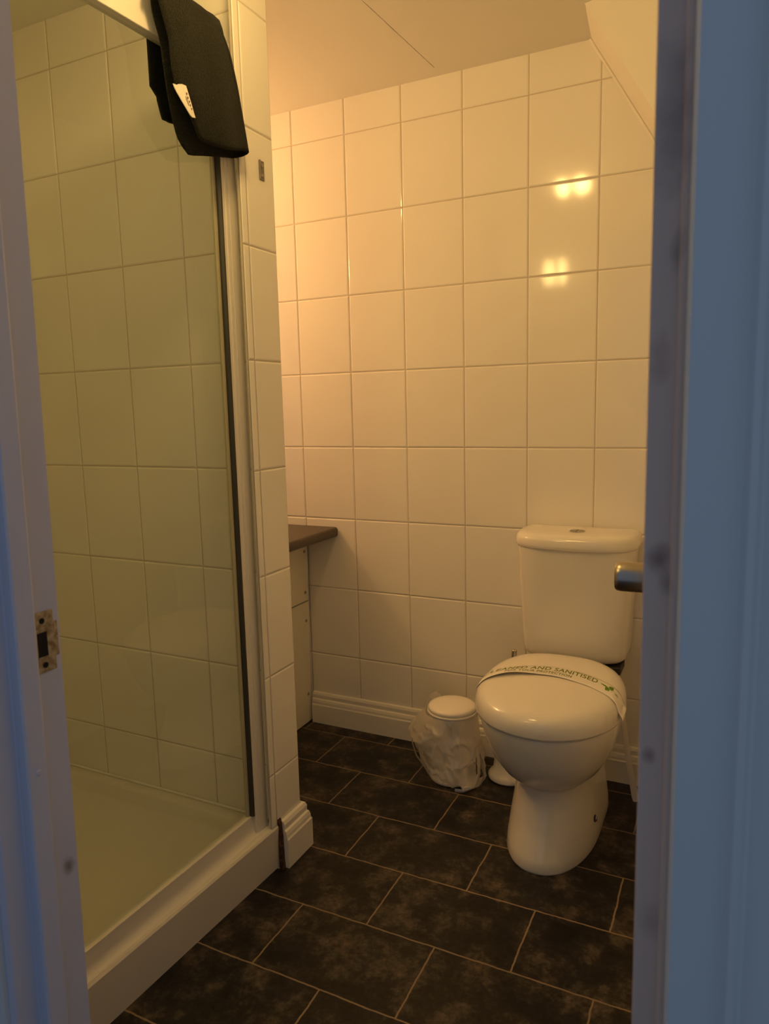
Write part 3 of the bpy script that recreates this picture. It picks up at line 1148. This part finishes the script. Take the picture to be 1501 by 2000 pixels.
liner = thing('bin_liner', 'crumpled translucent white plastic liner bag hanging outside the small bin', 'bin liner', (BX, BY, 0.1))
bm = bmesh.new()
NA, NK = 190, 60
grid = []
for i in range(NK + 1):
    k = i / NK
    row = []
    for j in range(NA):
        a = 2 * PI * j / NA
        left = max(0.0, math.cos(a - math.radians(196)))
        hem = 0.018 + 0.055 * left ** 1.5 + 0.010 * noise.noise(Vector((math.cos(a) * 3, math.sin(a) * 3, 0.3)))
        hem += 0.022 * abs(noise.noise(Vector((math.cos(a) * 7, math.sin(a) * 7, 5.3)))) * (0.4 + 0.6 * left)
        hem = max(0.003, hem)
        z = (BH - 0.016) + (hem - (BH - 0.016)) * k
        r = liner_r(a, k)
        wx = noise.noise(Vector((a * 2, k * 5, 2.2))) * 0.003
        x_, y_ = BX + r * math.cos(a + wx), BY + r * math.sin(a + wx)
        y_ = min(y_, -0.0265)
        row.append(bm.verts.new((x_, y_, z)))
    grid.append(row)
for i in range(NK):
    for j in range(NA):
        a = 2 * PI * (j + 0.5) / NA
        da = (math.degrees(a) + 14 + 180) % 360 - 180
        k = (i + 0.5) / NK
        if abs(da) < 12 and 0.62 < k < 0.90:
            continue          # torn hole where the pedal comes through
        j2 = (j + 1) % NA
        bm.faces.new((grid[i][j], grid[i][j2], grid[i + 1][j2], grid[i + 1][j]))
obj('bag', bm, M_FILM, liner, smooth=70)
# gathered folds and the carrying loops
bm = bmesh.new()


def ribbon(pts, wd, tw=None):
    rows_ = []
    pts = [Vector(p) for p in pts]
    for i_, p in enumerate(pts):
        d_ = (pts[min(i_ + 1, len(pts) - 1)] - pts[max(i_ - 1, 0)]).normalized()
        out = Vector((p.x - BX, p.y - BY, 0)).normalized()
        side = d_.cross(out).normalized()
        ww = wd * (0.8 + 0.4 * noise.noise(p * 40))
        rows_.append([p - side * ww + out * 0.002, p - side * ww * 0.3 + out * 0.005, p + side * ww * 0.4 + out * 0.003, p + side * ww])
    loft(bm, rows_, cap_a=False, cap_b=False, closed=False)


def cyl(deg, r, z):
    a = math.radians(deg)
    return (BX + r * math.cos(a), min(-0.026, BY + r * math.sin(a)), z)


def loop_piece(pts, wd):
    global bm
    bm = bmesh.new()
    ribbon(pts, wd)
    obj('loop', bm, M_FILM, liner, smooth=70)


loop_piece([cyl(140, BR + 0.004, BH - 0.006), cyl(150, BR + 0.010, BH + 0.010), cyl(162, BR + 0.016, BH + 0.006), cyl(176, BR + 0.018, BH - 0.016), cyl(190, BR + 0.014, BH - 0.05)], 0.012)
loop_piece([cyl(205, BR + 0.046, 0.165), cyl(212, BR + 0.050, 0.12), cyl(220, BR + 0.042, 0.085), cyl(232, BR + 0.028, 0.06), cyl(246, BR + 0.022, 0.035)], 0.009)
loop_piece([cyl(226, BR + 0.030, 0.125), cyl(228, BR + 0.038, 0.105), cyl(233, BR + 0.036, 0.08), cyl(238, BR + 0.026, 0.06)], 0.010)
loop_piece([cyl(-14, BR + 0.012, 0.120), cyl(-16, BR + 0.024, 0.085), cyl(-24, BR + 0.036, 0.05), cyl(-36, BR + 0.040, 0.018), cyl(-52, BR + 0.030, 0.005), cyl(-66, BR + 0.022, 0.004)], 0.008)

# ------------------------------------------------------------------ toilet brush
HBX, HBY = 0.779, -0.120
brush = thing('toilet_brush', 'white toilet brush holder with chrome handle tucked behind the toilet bowl', 'toilet brush', (HBX, HBY, 0))
bm = bmesh.new()
lathe(bm, [(0.0, 0.001), (0.058, 0.001), (0.062, 0.004), (0.0625, 0.012), (0.056, 0.020), (0.047, 0.030), (0.044, 0.060), (0.045, 0.12), (0.042, 0.122), (0.030, 0.118), (0.0, 0.118)], (HBX, HBY, 0), 44)
obj('pot', bm, M_BIN, brush, smooth=45)
bm = bmesh.new()
tube(bm, [(HBX, HBY, 0.11), (HBX + 0.007, HBY, 0.25), (HBX + 0.0145, HBY, 0.375)], 0.0050, 14)
obj('rod', bm, M_CHROME, brush, smooth=50)
bm = bmesh.new()
tube(bm, [(HBX + 0.0145, HBY, 0.362), (HBX + 0.0152, HBY, 0.366), (HBX + 0.0160, HBY, 0.388), (HBX + 0.0162, HBY, 0.390), (HBX + 0.0175, HBY, 0.411), (HBX + 0.0176, HBY, 0.4125)],
     [0.005, 0.0078, 0.0078, 0.0078, 0.0078, 0.006], 18)
obj('handle', bm, M_CHROME, brush, smooth=40)

for r_ in (bin_, liner, brush):
    r_.location.z += F0

# ------------------------------------------------------------------ white strip leaning to the floor, right of the toilet
bm = bmesh.new()
sp = [Vector((1.098, -0.128, 0.392)), Vector((1.107, -0.124, 0.315)), Vector((1.118, -0.117, 0.235)), Vector((1.131, -0.118, 0.145)), Vector((1.145, -0.113, 0.068)), Vector((1.1525, -0.110, F0 + 0.0105))]
rg = []
for i, p in enumerate(sp):
    hw = (0.0062, 0.0066, 0.0072, 0.0080, 0.0090, 0.0098)[i]
    sx = Vector((0.95, 0.31, 0)) * hw
    sn = Vector((0.31, -0.95, 0)) * 0.004
    rg.append([p - sx - sn * 0.6, p - sn, p + sx - sn * 0.6, p + sx + sn * 0.6, p + sn, p - sx + sn * 0.6])
e = sp[-1]
rg.append([e + Vector((-0.006, 0.001, -0.009)), e + Vector((0, 0.0, -0.0095)), e + Vector((0.010, 0.003, -0.004)), e + Vector((0.009, -0.005, -0.004)), e + Vector((0.001, -0.006, -0.0095)), e + Vector((-0.006, -0.005, -0.009))])
loft(bm, rg)
M_STRIP = new_mat('white_pvc', (0.74, 0.70, 0.63), 0.45)
o = obj('pipe', bm, M_STRIP, smooth=45)
tag(o, 'thin white plastic pipe slanting to the floor between toilet and skirting', 'pipe')

# ------------------------------------------------------------------ black hand towel over the top rail
towel = thing('hand_towel', 'black terry hand towel draped over the white top rail of the shower screen', 'towel', (0.37, -0.93, 1.94))


def interp(tab, z):
    if z <= tab[0][0]:
        return tab[0][1]
    for (a, fa), (b, fb_) in zip(tab, tab[1:]):
        if z <= b:
            return fa + (fb_ - fa) * (z - a) / (b - a)
    return tab[-1][1]


YLB = [(1.660, -0.958), (1.667, -0.966), (1.674, -0.979), (1.690, -0.995), (1.715, -1.004), (1.77, -1.016), (1.85, -1.026), (1.90, -1.046), (1.95, -1.062)]   # left edge of the rear layer
YR = [(1.660, -0.812), (1.70, -0.810), (1.76, -0.818), (1.83, -0.828), (1.88, -0.840), (1.915, -0.853), (1.95, -0.885)]   # right fold
YLF = [(1.660, -0.930), (1.685, -0.950), (1.705, -0.972), (1.73, -0.990), (1.77, -1.020), (1.80, -1.026), (1.85, -1.029), (1.90, -1.049), (1.95, -1.064)]  # left edge of the front layer

bm = bmesh.new()
rows = []
NZ = 26
ztop = 1.945
for i in range(NZ + 1):
    t = i / NZ
    row = []
    NB, NF, NA_ = 10, 14, 7
    for kind_, cnt in (('b', NB), ('r', NA_), ('f', NF)):
        for k in range(cnt):
            q = k / (cnt - 1)
            if kind_ == 'b':
                zb = 1.666 + 0.034 * q ** 1.3
                z = zb + (ztop - zb) * t
                yl, yr = interp(YLB, z), interp(YR, z) - 0.012
                y = yl + (yr - yl) * q
                x = 0.3745 + 0.004 * math.sin(PI * q)
            elif kind_ == 'r':
                zb = 1.700 + 0.008 * q
                z = zb + (ztop - zb) * t
                a = -PI / 2 + PI * q
                th = 0.012 + 0.008 * (1 - t)
                y = interp(YR, z) - 0.012 + 0.012 * math.cos(a)
                x = 0.3745 + th + th * math.sin(a)
            else:
                zb = 1.708 - 0.022 * math.sin(PI * 0.62 * q) + 0.010 * max(0.0, q - 0.6)
                z = zb + (ztop - zb) * t
                yl, yr = interp(YLF, z), interp(YR, z) - 0.012
                y = yr + (yl - yr) * q
                th = 0.012 + 0.008 * (1 - t)
                x = 0.3745 + 2 * th + 0.006 * math.sin(PI * q) * (1 - t * 0.6) - 0.014 * q * q * (1 - t)
                x += 0.0025 * math.sin(y * 70 + 1.5) * (0.3 + 0.7 * (1 - t))
            if t > 0.80:
                u = (t - 0.80) / 0.20
                x = x * (1 - u) + (0.3905 + (x - 0.386) * 0.35) * u
            row.append((x, y, z))
    rows.append(row)
loft(bm, rows, cap_a=False, cap_b=False, closed=False)
o = obj('front_fold', bm, M_TOWEL, towel, smooth=70)
m_ = o.modifiers.new('pile', 'SOLIDIFY')
m_.thickness = 0.0035
m_.offset = 0
# over the rail and the tail hanging inside
bm = bmesh.new()
rows = []
path = [(0.3935, 1.915, 0.0), (0.3925, 1.932, 0.05), (0.3895, 1.945, 0.1), (0.381, 1.9535, 0.2), (0.364, 1.957, 0.35), (0.345, 1.954, 0.5), (0.331, 1.947, 0.6), (0.3255, 1.934, 0.7), (0.3245, 1.90, 0.75),
        (0.3245, 1.86, 0.8), (0.3245, 1.82, 0.86), (0.3245, 1.790, 0.92), (0.3245, 1.776, 0.94), (0.3250, 1.770, 0.95), (0.3245, 1.750, 0.98), (0.3245, 1.738, 1.0)]
for x, z, t in path:
    if t <= 0.6:
        yl = -1.062 + 0.045 * t / 0.6
        yr = -0.862 - 0.08 * min(t, 0.35)
    else:
        yl = -1.003
        yr = -0.872
    if t > 0.93:
        yl = -0.986 if t < 0.96 else -0.982
    if t > 0.975:
        yl = -0.979 if t < 0.99 else -0.974
    rows.append([(x + 0.0015 * math.sin(9 * k), yl + (yr - yl) * k / 10, z + (0.004 * k / 10 if t > 0.9 else 0)) for k in range(11)])
loft(bm, rows, cap_a=False, cap_b=False, closed=False)
o = obj('back_tail', bm, M_TOWEL, towel, smooth=70)
m_ = o.modifiers.new('pile', 'SOLIDIFY')
m_.thickness = 0.009
m_.offset = 0
# sewn label at the left edge of the front layer
LBX = 0.4100
lb = [(-1.0285, 1.7690), (-1.0215, 1.7680), (-1.0190, 1.7705), (-1.0115, 1.7728), (-1.0025, 1.7725), (-0.9990, 1.7640), (-0.9925, 1.7480), (-0.9840, 1.7275), (-0.9815, 1.7225),
      (-0.9905, 1.7205), (-0.9965, 1.7235), (-1.0045, 1.7320), (-1.0130, 1.7420), (-1.0200, 1.7520), (-1.0255, 1.7610)]


def lab_x(y):
    return LBX - 0.010 * max(0.0, (-0.990 - y) / 0.040) ** 2


bm = bmesh.new()
loft(bm, [[(lab_x(y) - 0.0008, y, z) for y, z in lb], [(lab_x(y) + 0.0008, y, z) for y, z in lb]])
lab = obj('label', bm, M_LABEL, towel)
lab['label'] = 'small white care label'
bm = bmesh.new()
for y, z in ((-1.0020, 1.7590), (-1.0000, 1.7525), (-0.9965, 1.7465), (-0.9945, 1.7405), (-0.9915, 1.7350)):
    box(bm, (lab_x(y) + 0.0007, y - 0.0013, z - 0.0018), (lab_x(y) + 0.0013, y + 0.0013, z + 0.0016))
for k in range(7):
    y, z = -1.0045 + 0.0058 * k / 6, 1.7525 - 0.0125 * k / 6
    box(bm, (lab_x(y) + 0.0007, y - 0.0008, z - 0.0008), (lab_x(y) + 0.0012, y + 0.0008, z + 0.0007))
obj('label_print', bm, M_INK, lab)

# ------------------------------------------------------------------ lamps of the room (out of the frame)
M_GLOBE = glow_mat('warm_opal_globe', ALCOVE_COLOR, ALCOVE_GLOW)
M_BULB = glow_mat('warm_bulb', CEILING_COLOR, CEILING_GLOW)
M_TUBE = glow_mat('warm_tube', TUBE_COLOR, TUBE_GLOW)
wl = thing('wall_light', 'opal globe wall light over the vanity in the alcove', 'wall light', (XL, -0.46, 1.80))
bm = bmesh.new()
lathe(bm, [(0.0, 0.0), (0.045, 0.0), (0.045, 0.015), (0.02, 0.02), (0.015, 0.045), (0.0, 0.045)], (XL + 0.001, -0.46, 1.80), 24, (1, 0, 0))
obj('backplate', bm, M_CHROME, wl, smooth=40)
bm = bmesh.new()
bmesh.ops.create_uvsphere(bm, u_segments=24, v_segments=16, radius=0.065)
bmesh.ops.translate(bm, verts=bm.verts[:], vec=(XL + 0.11, -0.46, 1.80))
obj('globe', bm, M_GLOBE, wl, smooth=80)

cl = thing('ceiling_light', 'two bulb ceiling light over the middle of the room', 'ceiling light', (LX, LY, CEIL))
bm = bmesh.new()
lathe(bm, [(0.0, 0.0), (0.06, 0.0), (0.055, -0.010), (0.02, -0.014), (0.0, -0.014)], (LX, LY, CEIL - 0.0005), 32)
obj('canopy', bm, M_CHROME, cl, smooth=40)
for k in (-1, 1):
    ex = LX + 0.040 * k
    bm = bmesh.new()
    lathe(bm, [(0.0, 0.0), (0.015, 0.0), (0.015, -0.016), (0.0, -0.016)], (ex, LY, CEIL - 0.012), 16)
    obj('lamp_holder', bm, M_CHROME, cl, smooth=40)
    bm = bmesh.new()
    lathe(bm, [(0.0, 0.0), (0.013, -0.001), (0.024, -0.012), (0.030, -0.030), (0.027, -0.048), (0.016, -0.060), (0.0, -0.064)], (ex, LY, CEIL - 0.0285), 24)
    obj('bulb', bm, M_BULB, cl, smooth=60)

FX, FZ = 0.505, 1.815
fl = thing('mirror_light', 'twin tube wall light on the door wall beside the shower', 'wall light', (FX, YD, FZ))
obj('backplate', B((FX - 0.06, YD + 0.0003, FZ - 0.085), (FX + 0.06, YD + 0.018, FZ + 0.085), 0.004), M_CHROME, fl)
for k in (-1, 1):
    bm = bmesh.new()
    tx = FX + 0.032 * k
    lathe(bm, [(0.0, -0.058), (0.010, -0.056), (0.014, -0.048), (0.014, 0.048), (0.010, 0.056), (0.0, 0.058)], (tx, YD + 0.040, FZ), 20)
    obj('tube', bm, M_TUBE, fl, smooth=50)
    bm = bmesh.new()
    tube(bm, [(tx, YD + 0.017, FZ - 0.068), (tx, YD + 0.040, FZ - 0.068), (tx, YD + 0.040, FZ - 0.0585)], 0.008, 12)
    obj('tube_holder', bm, M_CHROME, fl, smooth=50)
